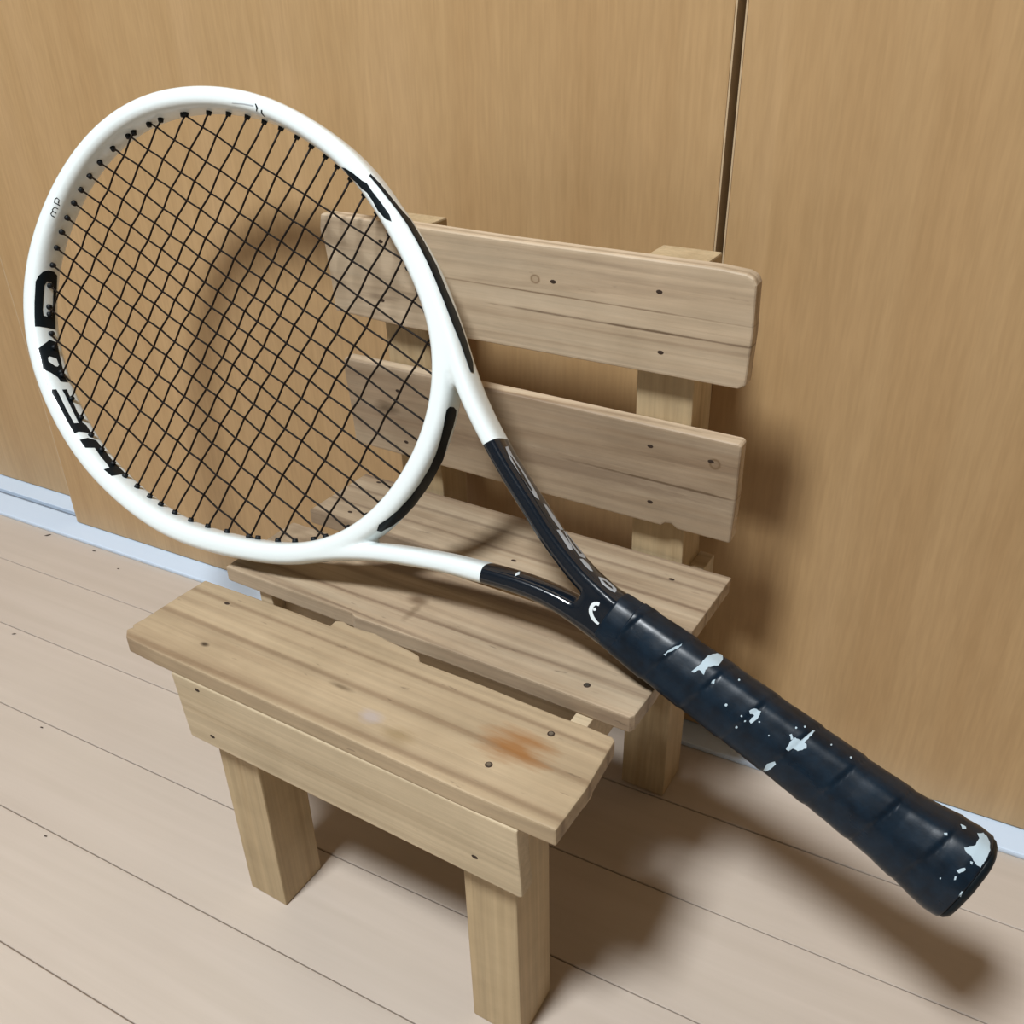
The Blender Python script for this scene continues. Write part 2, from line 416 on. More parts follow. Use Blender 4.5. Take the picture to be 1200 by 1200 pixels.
for x, y, k in ((0.107, 0.185, 'hole'), (0.893, 0.726, 'hole'), (0.092, 0.614, 'hole'), (0.06, 0.77, 'hole'), (0.556, 0.623, 'hole'), (0.892, 0.182, 'nail'), (0.836, 0.066, 'nail'), (0.889, 0.327, 'nail')):
    nail((x * S, y * S, H + 0.00005), (0, 0, 0), k)

# specks on the floor
sp_m = None
for i, (x, y, a, l) in enumerate(((-0.536, 0.163, 0.9, 0.006), (-0.465, 0.163, 0.2, 0.004), (-0.415, 0.150, 0.4, 0.0025), (-0.417, 0.029, 0.6, 0.0035),
                                  (-0.289, -0.044, 0.1, 0.003), (-0.193, -0.118, 0.2, 0.0028))):
    bm = bmesh.new(); bmesh.ops.create_icosphere(bm, subdivisions=2, radius=0.5)
    for v in bm.verts: v.co = Vector((v.co.x * (1 + 0.3 * math.sin(9 * v.co.y + i)), v.co.y, v.co.z))
    o = link('crumb', bm, M_DUST, None, True); o.scale = (l, l * 0.35, 0.0010); o.location = (x, y, 0.0004); o.rotation_euler = (0, 0, a)
    o['label'] = ('dark sliver of dirt beside the white rail at the left edge', 'dark crumb of dirt on the floor close below the foot of the closet door',
                  'faint crumb of dirt by the rail, nearest the racket head', 'slanted dark speck on the floorboard at the left edge, level with the front seat board',
                  'dark crumb lying in the floorboard joint left of the front apron', 'dark crumb lying in the floorboard joint left of the front left leg')[i]
    o['category'] = 'dirt'; o['group'] = 'dark specks on the floor'

# ------------------------------------------------------------------ the tennis racket
# local frame: x = along the axis from butt to tip, y = across (towards the lower edge), z = out of the string face; metres
RA = Vector((-0.92939423, 0.15141522, 0.33660034)); RB = Vector((-0.36822418, -0.44276011, -0.8175417)); RN = Vector((0.02524494, -0.88376293, 0.46725344))
BUTT = Vector((0.36201865, -0.01528266, 0.15452858)) + RN * 0.0013
racket = empty('tennis_racket', 'white and black tennis racket with a worn black grip, leaning on the chair', 'racket')
racket.matrix_world = Matrix(((RA.x, RB.x, RN.x, BUTT.x), (RA.y, RB.y, RN.y, BUTT.y), (RA.z, RB.z, RN.z, BUTT.z), (0, 0, 0, 1)))

INNER = [(351.5, 0), (351, 6), (351, 16), (353, 28), (358, 41), (366, 55), (378, 70), (391, 81), (403, 89.5), (423, 100), (439, 108), (454, 114), (468, 118.5),
         (482, 122), (495, 124), (506, 125.5), (519, 126.2), (532, 126.2), (546, 125), (560, 122.8), (574, 119.8), (589, 115.2), (604, 109), (621, 100), (638, 87.5),
         (648, 81), (658, 68), (667, 53), (672, 40), (676, 28), (678, 16.5), (679, 5.8), (679.3, 0)]
U0 = 515.0
_a = []; _b = []
for u_, v_ in INNER:
    r_ = math.hypot(u_ - U0, v_); ph = math.atan2(v_, u_ - U0)
    _a.append([math.cos(k * ph) for k in range(9)]); _b.append(r_)
COEF = np.linalg.lstsq(np.array(_a), np.array(_b), rcond=None)[0]
def inner_r(ph): return float(sum(COEF[k] * math.cos(k * ph) for k in range(9)))

def smooth(a, b, x):
    t = min(1, max(0, (x - a) / (b - a))); return t * t * (3 - 2 * t)

def hoop_point(ph, off=0.0):
    """ph in radians: 0 = tip, +pi/2 = lower side; off = outward offset from the inner outline (mm)"""
    r = inner_r(ph); e = 1e-3
    r1, r2 = inner_r(ph - e), inner_r(ph + e)
    p = np.array([U0 + r * math.cos(ph), r * math.sin(ph)])
    p1 = np.array([U0 + r1 * math.cos(ph - e), r1 * math.sin(ph - e)]); p2 = np.array([U0 + r2 * math.cos(ph + e), r2 * math.sin(ph + e)])
    t = (p2 - p1) / np.linalg.norm(p2 - p1); nrm = np.array([t[1], -t[0]])
    return p + nrm * off, nrm

def half_a(ph):
    s = math.sin(ph); c = math.cos(ph)
    a = 6.8 + 0.3 * s                    # lower side a little wider than the upper
    a += 0.9 * smooth(0.2, 1.0, c)
    a = a * (1 - smooth(0.55, 0.95, -c)) + 7.0 * smooth(0.55, 0.95, -c)
    return a

def ring(center, dirv, a, b, n=32, p=3.0, nz=0.0):
    out = []
    for i in range(n):
        t = 2 * math.pi * i / n; ct, st = math.cos(t), math.sin(t)
        x = a * math.copysign(abs(ct) ** (2 / p), ct); z = b * math.copysign(abs(st) ** (2 / p), st)
        out.append((center[0] + dirv[0] * x, center[1] + dirv[1] * x, z + nz))
    return out

def sweep(bm, rings, closed, caps=True):
    R = [[bm.verts.new((x / 1000, y / 1000, z / 1000)) for x, y, z in r] for r in rings]
    m = len(R); n = len(R[0]); fs = []
    for i in range(m if closed else m - 1):
        a, b = R[i], R[(i + 1) % m]
        for j in range(n):
            k = (j + 1) % n; fs.append(bm.faces.new([a[j], a[k], b[k], b[j]]))
    if not closed and caps:
        fs.append(bm.faces.new(R[0][::-1])); fs.append(bm.faces.new(R[-1]))
    bmesh.ops.recalc_face_normals(bm, faces=fs)
    return bm

def path_rings(pts, n=32):
    """pts: (u, v, a, b) spline points -> resampled rings perpendicular to the path"""
    P = np.array(pts, float); d = np.r_[0, np.cumsum(np.hypot(*np.diff(P[:, :2], axis=0).T))]
    # Catmull-Rom resample
    out = []
    N = int(d[-1] / 3)
    def cr(s):
        i = int(np.clip(np.searchsorted(d, s) - 1, 0, len(P) - 2)); t = (s - d[i]) / (d[i + 1] - d[i])
        p0 = P[max(i - 1, 0)]; p1 = P[i]; p2 = P[i + 1]; p3 = P[min(i + 2, len(P) - 1)]
        return 0.5 * ((2 * p1) + (-p0 + p2) * t + (2 * p0 - 5 * p1 + 4 * p2 - p3) * t * t + (-p0 + 3 * p1 - 3 * p2 + p3) * t ** 3)
    Q = [cr(s) for s in np.linspace(0, d[-1], N)]
    for i, q in enumerate(Q):
        t = Q[min(i + 1, N - 1)][:2] - Q[max(i - 1, 0)][:2]; t = t / np.linalg.norm(t)
        out.append(ring(q[:2], (t[1], -t[0]), q[2], q[3], n))
    return out

def shear(u): return 0.0
bm = bmesh.new()
NR = 260
rings = []
for i in range(NR):
    ph = 2 * math.pi * i / NR
    a = half_a(ph)
    extra = 0.4 * smooth(0.3, 1.0, math.sin(ph)) + 0.6 * smooth(0.2, 0.9, -math.sin(ph))
    c, nrm = hoop_point(ph, a - 0.2 + extra)
    b = 11.4
    rings.append(ring(c, nrm, a, b))
sweep(bm, rings, True)
UP = [(452, -121, 5.8, 10.8), (435, -115, 5.9, 11), (406, -102, 6.0, 11.2), (377, -83.5, 6.0, 11.2), (350, -64, 5.8, 11.2), (328, -50.5, 5.6, 11.2), (300, -37, 5.6, 11.2), (275, -27, 5.8, 11.2),
      (253, -18.5, 6.0, 11.2), (230, -12.2, 6.4, 11.4), (212, -9.8, 6.9, 12), (198, -9, 7.2, 12.5)]
LO = [(452, 120, 6.4, 10.8), (430, 111.5, 6.4, 11), (400, 96, 6.3, 11.2), (380, 82, 6.1, 11.2), (357, 64, 5.8, 11.2), (332, 48, 5.6, 11.2), (302, 32.5, 5.6, 11.2), (281, 23.5, 5.8, 11.2),
      (257, 14, 6.0, 11.2), (240, 9, 6.2, 11.2), (224, 6.2, 6.8, 11.6), (210, 5.2, 7.3, 12), (198, 5, 7.4, 12.5)]
sweep(bm, path_rings(UP), False)
sweep(bm, path_rings(LO), False)
sweep(bm, path_rings([(194, -2.6, 14.7, 13.0), (205, -2.4, 14.7, 13.0), (213, -2.1, 13.6, 12.5), (221, -2.2, 11.0, 11.4)]), False)
bmesh.ops.recalc_face_normals(bm, faces=bm.faces)
me = bpy.data.meshes.new('tmp_frame'); bm.to_mesh(me); bm.free()
tmp = bpy.data.objects.new('tmp_frame', me); col.objects.link(tmp)
md = tmp.modifiers.new('r', 'REMESH'); md.mode = 'VOXEL'; md.voxel_size = 0.0012
ms = tmp.modifiers.new('s', 'SMOOTH'); ms.iterations = 9; ms.factor = 0.5
dg = bpy.context.evaluated_depsgraph_get()
ev = tmp.evaluated_get(dg)
bm = bmesh.new(); bm.from_mesh(ev.to_mesh()); ev.to_mesh_clear()
bpy.data.objects.remove(tmp)
FRAME_BVH = BVHTree.FromBMesh(bm)
TU, TL = Vector((-0.86, 0.51, 0)).normalized(), Vector((-0.93, -0.37, 0)).normalized()
PU, PL = Vector((0.311, -0.044, 0)), Vector((0.2745, 0.021, 0))
def is_black(c):
    if c.x > 0.335 or c.x < 0.18: return c.x < 0.2
    if c.y < -0.010: return (c - PU).dot(TU) > 0
    return (c - PL).dot(TL) > 0
for p_, n_, sel in ((PU, TU, lambda c: c.y < -0.012 and 0.27 < c.x < 0.335), (PL, TL, lambda c: c.y > -0.002 and 0.24 < c.x < 0.30)):
    fs = [f for f in bm.faces if sel(f.calc_center_median())]
    geom = list({v for f in fs for v in f.verts}) + list({e for f in fs for e in f.edges}) + fs
    bmesh.ops.bisect_plane(bm, geom=geom, plane_co=p_, plane_no=n_, dist=1e-6)
def submesh(src, keep):
    b2 = src.copy(); dele = [f for f in b2.faces if not keep(f.calc_center_median())]
    bmesh.ops.delete(b2, geom=dele, context='FACES'); return b2
link('head_frame', submesh(bm, lambda c: not is_black(c)), M_WHITE, racket, True)
link('throat', submesh(bm, is_black), M_BLACK, racket, True)
bm.free()

# strings
CROSS_U = [381, 403, 423, 439, 454, 468, 482, 495, 506, 519, 532, 546, 560, 574, 589, 604, 621, 638, 655]
CROSS_C = [74, 90, 101, 108.5, 114, 118.5, 122, 124, 125.5, 126.2, 126.2, 125, 122.5, 120, 115.5, 109, 100, 87, 70]
MAIN_V = [98.7, 81.6, 66.4, 53.5, 39.9, 28.1, 16.5, 5.8]
MAIN_T = [623, 647, 659, 667, 672, 676, 678, 679]
MAIN_B = [416, 393, 376, 365, 358, 353, 351, 351]
mains = [(-v, b, t) for v, b, t in zip(MAIN_V, MAIN_B, MAIN_T)] + [(v, b, t) for v, b, t in list(zip(MAIN_V, MAIN_B, MAIN_T))[::-1]]
RS = 0.66
def tube(pts, r=RS, n=6):
    bm = bmesh.new(); R = []
    P = [Vector(p) / 1000 for p in pts]
    for i, p in enumerate(P):
        t = (P[min(i + 1, len(P) - 1)] - P[max(i - 1, 0)]).normalized()
        a = Vector((0, 0, 1)); a = (a - t * a.dot(t)).normalized(); b = t.cross(a)
        R.append([bm.verts.new(p + (a * math.cos(2 * math.pi * k / n) + b * math.sin(2 * math.pi * k / n)) * r / 1000) for k in range(n)])
    for a, b in zip(R, R[1:]):
        for j in range(n):
            k = (j + 1) % n; bm.faces.new([a[j], a[k], b[k], b[j]])
    bm.faces.new(R[0][::-1]); bm.faces.new(R[-1]); bmesh.ops.recalc_face_normals(bm, faces=bm.faces)
    return bm
rnd = random.Random(5)
for i, (v, b, t) in enumerate(mains):
    ext = 5 if v > 0 else 2
    pts = [(b - 3, v, 0)]
    prev_u = b
    for j, u in enumerate(CROSS_U):
        if b + 2 < u < t - 2:
            sgn = 1 if (i + j) % 2 else -1
            pts.append(((prev_u + u) / 2, v + rnd.uniform(-.12, .12), 0)); pts.append((u, v + 0.2 * sgn, 0.55 * sgn)); prev_u = u
    pts.append(((prev_u + t) / 2, v, 0)); pts.append((t + 3, v, 0))
    link('main_string', tube(pts), M_STRING, racket, True)
for j, (u, c) in enumerate(zip(CROSS_U, CROSS_C)):
    pts = [(u, -c - 3, 0)]; pv = -c
    for i, (v, b, t) in enumerate(mains):
        if abs(v) < c - 2 and b + 2 < u < t - 2:
            sgn = -1 if (i + j) % 2 else 1
            pts.append((u + rnd.uniform(-.12, .12), (pv + v) / 2, 0)); pts.append((u + 0.25 * sgn, v, 0.55 * sgn)); pv = v
    pts.append((u, (pv + c) / 2, 0)); pts.append((u, c + 4, 0))
    link('cross_string', tube(pts), M_STRING, racket, True)
# grommets: a small flanged collar wherever a string enters the frame
gb = bmesh.new()
bmesh.ops.create_cone(gb, cap_ends=True, segments=12, radius1=0.0021, radius2=0.0016, depth=0.0030)
g0 = link('grommet', gb, M_GROMMET, racket, True); first = True
def grommet(u, v, nrm):
    global first
    o = g0 if first else copy_of(g0, racket); first = False
    d = Vector((-nrm[0], -nrm[1], 0)).normalized()
    # seat it on the real inner wall
    org = Vector((u / 1000, v / 1000, 0)) + d * 0.012
    hit = FRAME_BVH.ray_cast(org, -d, 0.03)
    p = hit[0] if hit[0] is not None else Vector((u / 1000, v / 1000, 0))
    o.matrix_local = Matrix.Translation(p + d * 0.0008) @ d.to_track_quat('Z', 'Y').to_matrix().to_4x4()
def nrm_at(u, v):
    ph = math.atan2(v, u - U0); return hoop_point(ph)[1]
for v, b, t in mains:
    grommet(t, v, nrm_at(t, v)); grommet(b, v, nrm_at(b, v))
for u, c in zip(CROSS_U, CROSS_C):
    for s in (-1, 1): grommet(u, s * c, nrm_at(u, s * c))

# handle: wrapped overgrip with spiral laps, flared butt
def hc(u):      # centre line across
    return float(np.interp(u, [0, 30, 60, 100, 150, 200, 215], [-6.2, -5.2, -5.0, -4.6, -3.6, -2.6, -2.3]))
def hr(u):      # half width across
    return float(np.interp(u, [-5, -3, 0, 6, 14, 24, 36, 60, 100, 150, 175, 190, 205, 215], [17.5, 20.5, 22.0, 22.6, 21.8, 20.2, 18.8, 18.0, 17.4, 16.9, 16.5, 16.0, 15.6, 15.4]))
def handle_ring(u, n=96, wrap=True):
    a = hr(u); bb = a * 0.90; out = []
    for i in range(n):
        t = 2 * math.pi * i / n; ct, st = math.cos(t), math.sin(t)
        k = (abs(ct) ** 2.7 + abs(st) ** 2.7) ** (-1 / 2.7) * (1 + 0.016 * math.cos(8 * t))
        e = 0.0
        if wrap:
            # lap edge every 24.4 mm, drifting with the angle
            ph = ((u - 191.0) / 24.4 + (t - math.pi / 2) / (2 * math.pi)) % 1.0
            e = 0.55 * (1 - ph) - 0.35 * math.exp(-(ph / 0.035) ** 2) if ph < 0.97 else 0.55 * (ph - 0.97) / 0.03 - 0.35
            e += 0.05 * math.sin(u * 0.37 + 3 * t) * math.sin(u * 0.23 + t)
        out.append((u, hc(u) + ct * k * (a + e), st * k * (bb + e)))
    return out
us = list(np.arange(0.0, 192.0, 0.8)) + [192.0]
bm = bmesh.new(); sweep(bm, [handle_ring(u) for u in us], False)
grip = link('overgrip', bm, M_GRIP, racket, True)
grip['label'] = 'worn black overgrip wound in spiral laps'
bm = bmesh.new()
def cap_ring(u, s):
    return [(u, hc(0) + (y - hc(0)) * s, z * s) for (_, y, z) in handle_ring(0, wrap=False)]
sweep(bm, [cap_ring(0.5, 0.985), cap_ring(-2.0, 0.97), cap_ring(-3.6, 0.90), cap_ring(-4.4, 0.78), cap_ring(-4.8, 0.5)], False)
link('butt_cap', bm, M_BLACKM, racket, True)
bm = bmesh.new()
sweep(bm, [[(u, hc(u) + (y - hc(u)) * s, z * s) for (_, y, z) in handle_ring(u, 64, False)] for u, s in
           ((186, 0.9), (189.5, 0.98), (191, 0.99), (197, 0.985), (202, 0.98), (203, 0.968), (203.3, 0.8))], False)
link('collar', bm, M_GRIP, racket, True)

GRIP_BVH = None
def decal(name, mat, outer, holes=(), bvh=None, off=0.00018, step=0.0012, parent=None, label=None):
    """thin printed patch: outlines in racket mm, stamped square-on onto the surface below"""
    bvh = bvh or FRAME_BVH
    O3 = [Vector(p) / 1000 for p in outer]; cen = sum(O3, Vector()) / len(O3)
    EYE = Vector((0.1112, -0.13636, 0.48334))        # the stamp is pressed on from here
    d = (EYE - cen).normalized()
    ex = d.orthogonal().normalized(); ey = d.cross(ex)
    def to2(p):
        r = p - EYE; q = EYE + r * ((cen - EYE).dot(d) / r.dot(d)) - cen
        return (q.dot(ex), q.dot(ey))
    def dens(loop):
        L = [Vector(p) / 1000 for p in loop]; out = []
        for a, b in zip(L, L[1:] + L[:1]):
            m = max(1, int((b - a).length / step))
            out += [to2(a.lerp(b, k / m)) for k in range(m)]
        return out
    loops = [dens(outer)] + [dens(h) for h in holes]
    def inside(x, y):
        c = False
        for L in loops:
            for (x1, y1), (x2, y2) in zip(L, L[1:] + L[:1]):
                if (y1 > y) != (y2 > y) and x < (x2 - x1) * (y - y1) / (y2 - y1) + x1: c = not c
        return c
    V = []; E = []
    for L in loops:
        s = len(V); V += [Vector(p) for p in L]; E += [(s + i, s + (i + 1) % len(L)) for i in range(len(L))]
    xs_ = [p.x for p in V]; ys_ = [p.y for p in V]
    x = min(xs_)
    while x < max(xs_):
        y = min(ys_)
        while y < max(ys_):
            if inside(x, y) and min((p.x - x) ** 2 + (p.y - y) ** 2 for p in V) > (step * 0.4) ** 2: V.append(Vector((x, y)))
            y += step
        x += step
    r = delaunay_2d_cdt(V, E, [], 0, 1e-7)
    bm = bmesh.new(); vs_ = []
    for p in r[0]:
        o = cen + ex * p.x + ey * p.y
        rd = (o - EYE).normalized()
        h = bvh.ray_cast(EYE, rd, 1.2)
        if h[0] is not None: q, nn = h[0], h[1]
        else:                      # the edge of the stamp just misses: take the closest place on the surface
            t0 = (o - EYE).length; best = None
            for k in range(-30, 31):
                h2 = bvh.find_nearest(EYE + rd * (t0 + k * 0.004))
                if best is None or h2[3] < best[3]: best = h2
            q, nn = best[0], best[1]
        vs_.append(bm.verts.new(q + nn * off))
    for f in r[2]:
        c = sum((r[0][i] for i in f), Vector((0, 0))) / len(f)
        if inside(c.x, c.y):
            try: bm.faces.new([vs_[i] for i in f])
            except ValueError: pass
    for f in bm.faces:
        f.normal_update()
        if f.normal.dot(d) < 0: f.normal_flip()
    o = link(name, bm, mat, parent or racket, True)
    if label: o['label'] = label
    return o

#DECALS#
# printed marks and wear on the racket: outlines on its surface, in mm of the racket frame (along, across, out)
DECALS = [
    ('letter','K','F',[(651.4,79.9,10.1),(656.3,74.0,9.8),(661.6,66.7,9.6),(669.1,53.8,9.5),(670.1,49.7,8.4),(670.7,46.1,6.2),(671.0,44.0,2.2),(671.0,44.0,-2.5),(670.6,46.1,-5.8),(667.2,54.3,-7.0),(661.8,63.2,-6.3),(655.5,71.6,-5.7),(649.5,78.2,-4.8),(649.3,78.1,2.5),(650.2,78.8,7.9)],[[(666.5,54.4,4.0),(667.9,51.4,2.2),(667.9,51.2,-1.3),(666.9,53.5,-3.5),(661.2,63.4,-3.8),(655.2,71.4,-2.7),(654.7,72.0,-0.1),(654.9,72.0,4.4),(657.5,68.8,4.7)]]),
    ('letter','K','F',[(639.8,90.8,10.2),(642.9,84.2,2.0),(642.7,84.4,0.1),(642.5,84.8,-4.4),(636.8,89.5,-4.1),(629.2,95.0,-3.5),(624.3,98.1,-3.1),(621.2,100.1,-2.8),(617.0,102.6,-3.7),(616.6,102.7,2.4),(619.6,101.1,3.8),(623.0,100.0,7.6),(627.3,100.2,10.5)],[[(632.4,93.3,6.5),(633.3,92.3,4.9),(632.3,92.7,-0.3),(628.1,95.6,-0.8),(626.9,96.4,0.9),(627.0,96.4,2.7),(630.3,94.9,6.7)]]),
    ('letter','K','F',[(613.0,108.1,10.3),(611.5,106.6,7.9),(606.6,108.8,7.5),(597.1,113.0,7.4),(584.9,117.5,7.1),(584.8,116.9,3.7),(596.4,112.5,3.2),(606.2,108.1,3.5),(610.8,105.9,4.0),(611.3,105.4,0.0),(608.2,107.0,0.1),(601.8,110.0,-0.6),(594.6,113.1,-0.2),(590.1,114.9,-1.2),(585.3,116.6,0.3),(583.6,117.2,-1.9),(578.2,118.9,-2.2),(576.2,119.5,-2.0),(576.7,119.4,3.7),(577.7,119.9,7.5),(577.8,121.6,9.9),(587.0,118.6,9.9),(599.8,113.8,10.0),(610.3,109.7,10.5)],[]),
    ('letter','K','F',[(571.7,122.8,9.6),(571.7,120.8,3.8),(570.0,121.2,-2.4),(565.8,122.2,-2.8),(560.4,123.3,-3.3),(548.6,125.0,-2.8),(538.7,125.9,-3.6),(533.5,126.2,-3.3),(534.4,126.1,1.7),(534.2,127.6,8.9),(542.3,127.5,9.4),(542.2,125.9,5.4),(545.9,125.5,4.8),(554.2,124.4,4.7),(562.5,122.9,3.9),(564.3,124.5,9.5)],[]),
    ('bridge_insert','K','F',[(345.6,-44.9,5.7),(345.4,-45.3,1.3),(344.8,-43.9,-2.6),(343.9,-41.2,-3.6),(341.8,-34.8,-3.8),(340.1,-28.8,-3.0),(338.7,-14.7,-8.3),(337.7,-3.1,-7.9),(337.8,4.6,-8.0),(339.0,18.5,-7.8),(339.9,27.4,-5.0),(341.6,34.6,-1.3),(343.5,40.2,3.6),(344.3,39.9,7.8),(344.2,35.3,9.9),(341.8,29.7,8.9),(339.6,22.6,7.7),(337.7,11.9,6.4),(337.0,1.8,5.7),(337.2,-8.6,4.9),(338.2,-17.8,5.1),(339.8,-26.0,5.8),(342.0,-33.7,6.9),(344.0,-39.2,7.6),(345.3,-42.9,7.6)],[]),
    ('outer_stripe','K','F',[(464.9,-130.4,8.6),(456.4,-128.4,6.8),(439.8,-122.9,3.6),(432.4,-120.3,-1.3),(416.9,-113.8,-1.1),(401.9,-106.6,-0.4),(387.9,-98.0,-0.1),(377.8,-91.3,-2.0),(368.7,-84.9,-2.9),(359.8,-78.3,-3.3),(351.3,-71.9,-2.8),(345.5,-67.9,1.8),(345.8,-67.8,5.1),(350.5,-71.1,5.3),(360.1,-78.1,5.9),(369.5,-84.6,7.4),(380.9,-92.3,7.9),(393.3,-100.2,8.3),(402.0,-105.3,8.4),(415.8,-112.3,8.0),(427.9,-117.6,7.5),(437.7,-121.1,8.2),(455.3,-126.6,9.5),(463.9,-129.0,10.0)],[]),
    ('inner_stripe','K','F',[(484.2,-125.0,9.6),(480.4,-125.7,10.8),(472.8,-125.5,11.2),(465.5,-124.7,11.3),(462.0,-125.0,11.2),(457.0,-123.1,11.3),(447.1,-120.1,11.2),(438.0,-116.8,11.1),(434.7,-114.3,11.2),(439.0,-113.6,11.2),(446.6,-115.3,10.9),(452.9,-118.3,11.0),(459.2,-120.6,11.1),(464.6,-121.0,10.5),(470.4,-122.3,10.1),(476.0,-122.6,8.8),(479.8,-123.9,9.4)],[]),
    ('emblem','W','F',[(209.6,-8.2,12.4),(211.0,-7.8,12.3),(212.4,-6.7,12.3),(213.1,-5.1,12.3),(213.1,-3.5,12.4),(212.6,-1.9,12.5),(211.7,-0.6,12.5),(210.5,0.4,12.6),(209.1,1.2,12.6),(207.4,1.7,12.7),(205.5,1.9,12.7),(203.8,1.8,12.8),(203.7,0.6,12.9),(205.2,0.4,12.9),(206.9,-0.1,12.8),(208.2,-0.6,12.8),(209.3,-1.3,12.7),(210.2,-2.1,12.7),(210.7,-3.0,12.6),(211.1,-3.9,12.6),(211.1,-4.9,12.5),(210.9,-5.6,12.5),(210.2,-6.1,12.5),(209.1,-6.5,12.6)],[]),
    ('emblem_dot','W','F',[(209.2,-4.3,12.7),(209.1,-3.8,12.7),(209.3,-3.3,12.7),(209.7,-2.9,12.7),(210.2,-2.9,12.7),(210.7,-3.2,12.6),(210.8,-3.7,12.6),(210.6,-4.2,12.6),(210.2,-4.6,12.6),(209.7,-4.6,12.7)],[]),
    ('side_print','S','F',[(303.9,-44.6,5.1),(304.4,-45.1,1.2),(299.3,-42.7,2.0),(288.2,-38.2,0.5),(275.7,-33.4,1.7),(271.0,-31.5,3.8),(272.9,-31.9,6.5),(285.3,-36.5,6.6),(296.5,-40.9,7.2)],[[(299.3,-42.5,5.2),(297.7,-42.0,4.0),(288.2,-38.1,2.9),(276.9,-33.7,4.7),(276.7,-33.2,6.8),(286.1,-36.8,6.6)]]),
    ('side_print','S','F',[(268.8,-30.8,2.1),(267.8,-30.4,-1.3),(260.4,-27.4,-3.0),(252.3,-24.5,-2.7),(252.4,-24.6,2.4),(260.0,-27.2,3.0)],[]),
    ('side_print','S','F',[(252.9,-24.3,6.2),(252.4,-24.6,2.4),(241.7,-21.4,3.0),(239.2,-20.5,5.8),(240.5,-20.2,7.9)],[]),
    ('side_print','S','F',[(251.7,-24.4,-1.7),(250.9,-23.6,-6.4),(242.4,-20.8,-7.7),(234.8,-19.1,-7.1),(232.5,-19.2,-1.1),(234.7,-19.6,3.9),(243.4,-21.9,2.5)],[[(248.9,-23.5,-2.1),(248.4,-23.2,-4.0),(240.2,-21.0,-2.5),(236.0,-20.0,-2.8),(236.2,-20.1,1.1),(243.2,-21.9,0.2)]]),
    ('side_print','S','F',[(233.4,-19.0,6.1),(232.7,-19.2,2.5),(228.4,-18.4,1.7),(223.7,-17.5,4.7),(225.0,-17.3,6.8),(229.4,-18.0,7.0)],[]),
    ('side_print','S','F',[(219.7,-17.0,5.1),(217.5,-17.1,0.5),(213.2,-16.8,-0.7),(208.9,-16.7,1.2),(207.3,-16.5,4.6),(207.3,-15.9,7.2),(211.2,-15.7,8.3),(215.4,-15.9,8.2)],[[(217.3,-16.8,5.1),(215.8,-16.9,3.1),(210.9,-16.6,3.3),(209.2,-16.3,5.2),(212.4,-16.3,6.3)]]),
    ('paint_mark','W','F',[(257.6,9.8,9.5),(258.9,8.8,6.1),(259.1,8.4,1.3),(256.6,8.2,7.1)],[]),
    ('size_print','K','F',[(679.7,8.2,7.9),(680.8,8.1,9.6),(681.3,7.5,10.0),(681.1,5.0,9.7),(681.5,4.9,10.1),(681.7,7.7,10.4),(680.9,8.7,9.7),(679.7,8.9,8.0)],[]),
    ('size_print','K','F',[(679.8,5.3,7.9),(681.1,5.1,9.8),(681.5,4.5,10.1),(681.2,2.5,9.8),(679.9,2.6,8.0),(679.9,2.0,8.0),(681.5,2.0,10.0),(682.0,4.6,10.4),(681.2,5.7,9.9),(679.8,6.0,7.9)],[]),
    ('size_print','K','F',[(679.9,-0.8,7.9),(682.3,-0.8,10.6),(682.5,-2.8,10.7),(682.0,-4.0,10.4),(681.0,-3.6,9.6),(680.7,-1.1,9.3),(680.4,-1.3,8.8),(680.7,-4.0,9.3),(682.1,-4.6,10.5),(683.1,-2.8,10.9),(682.6,-0.2,10.7),(679.9,-0.1,7.9)],[]),
    ('crown_print','S','F',[(579.5,-121.8,10.5),(570.8,-124.9,10.9),(562.7,-127.2,11.0),(562.8,-127.9,11.2),(570.9,-125.4,11.0),(579.5,-122.1,10.6)],[]),
    ('crown_print','K','F',[(562.1,-129.0,11.3),(560.1,-127.3,10.9),(560.3,-125.6,9.8),(559.6,-125.7,9.9),(558.8,-128.0,11.1),(561.6,-129.5,11.3)],[]),
    ('crown_print','K','F',[(556.2,-127.9,10.9),(556.2,-126.2,9.7),(554.3,-125.4,8.0),(553.5,-125.8,8.7),(555.1,-126.8,10.1),(555.1,-128.3,11.0)],[]),
    ('worn_patch','B','G',[(149.9,-16.2,12.9),(149.8,-17.0,12.3),(149.7,-17.9,11.4),(149.7,-18.8,9.9),(149.6,-19.3,8.6),(149.0,-19.6,7.5),(148.6,-20.2,5.1),(147.7,-20.8,3.1),(147.3,-21.1,1.3),(146.3,-21.2,0.1),(145.7,-21.0,-2.1),(144.8,-20.8,-3.3),(143.6,-21.2,2.3),(143.0,-20.8,4.2),(142.8,-20.2,6.9),(142.8,-19.7,8.6),(142.6,-18.8,10.7),(143.2,-18.3,11.5),(144.2,-17.8,12.0),(144.5,-17.2,12.5),(145.1,-16.4,13.1),(146.0,-15.8,13.4),(145.9,-14.8,13.8),(146.2,-13.9,14.1),(145.7,-12.7,14.5),(145.4,-11.6,14.7),(146.4,-11.6,14.7),(147.6,-12.2,14.6),(148.7,-12.1,14.5),(149.3,-11.2,14.7),(149.3,-10.5,14.9),(149.9,-9.5,15.1),(151.2,-8.9,15.1),(151.0,-9.9,14.9),(150.8,-10.8,14.7),(150.6,-11.5,14.6),(150.4,-12.5,14.4),(150.1,-13.4,14.1),(149.9,-14.3,13.8),(149.7,-15.3,13.5)],[]),
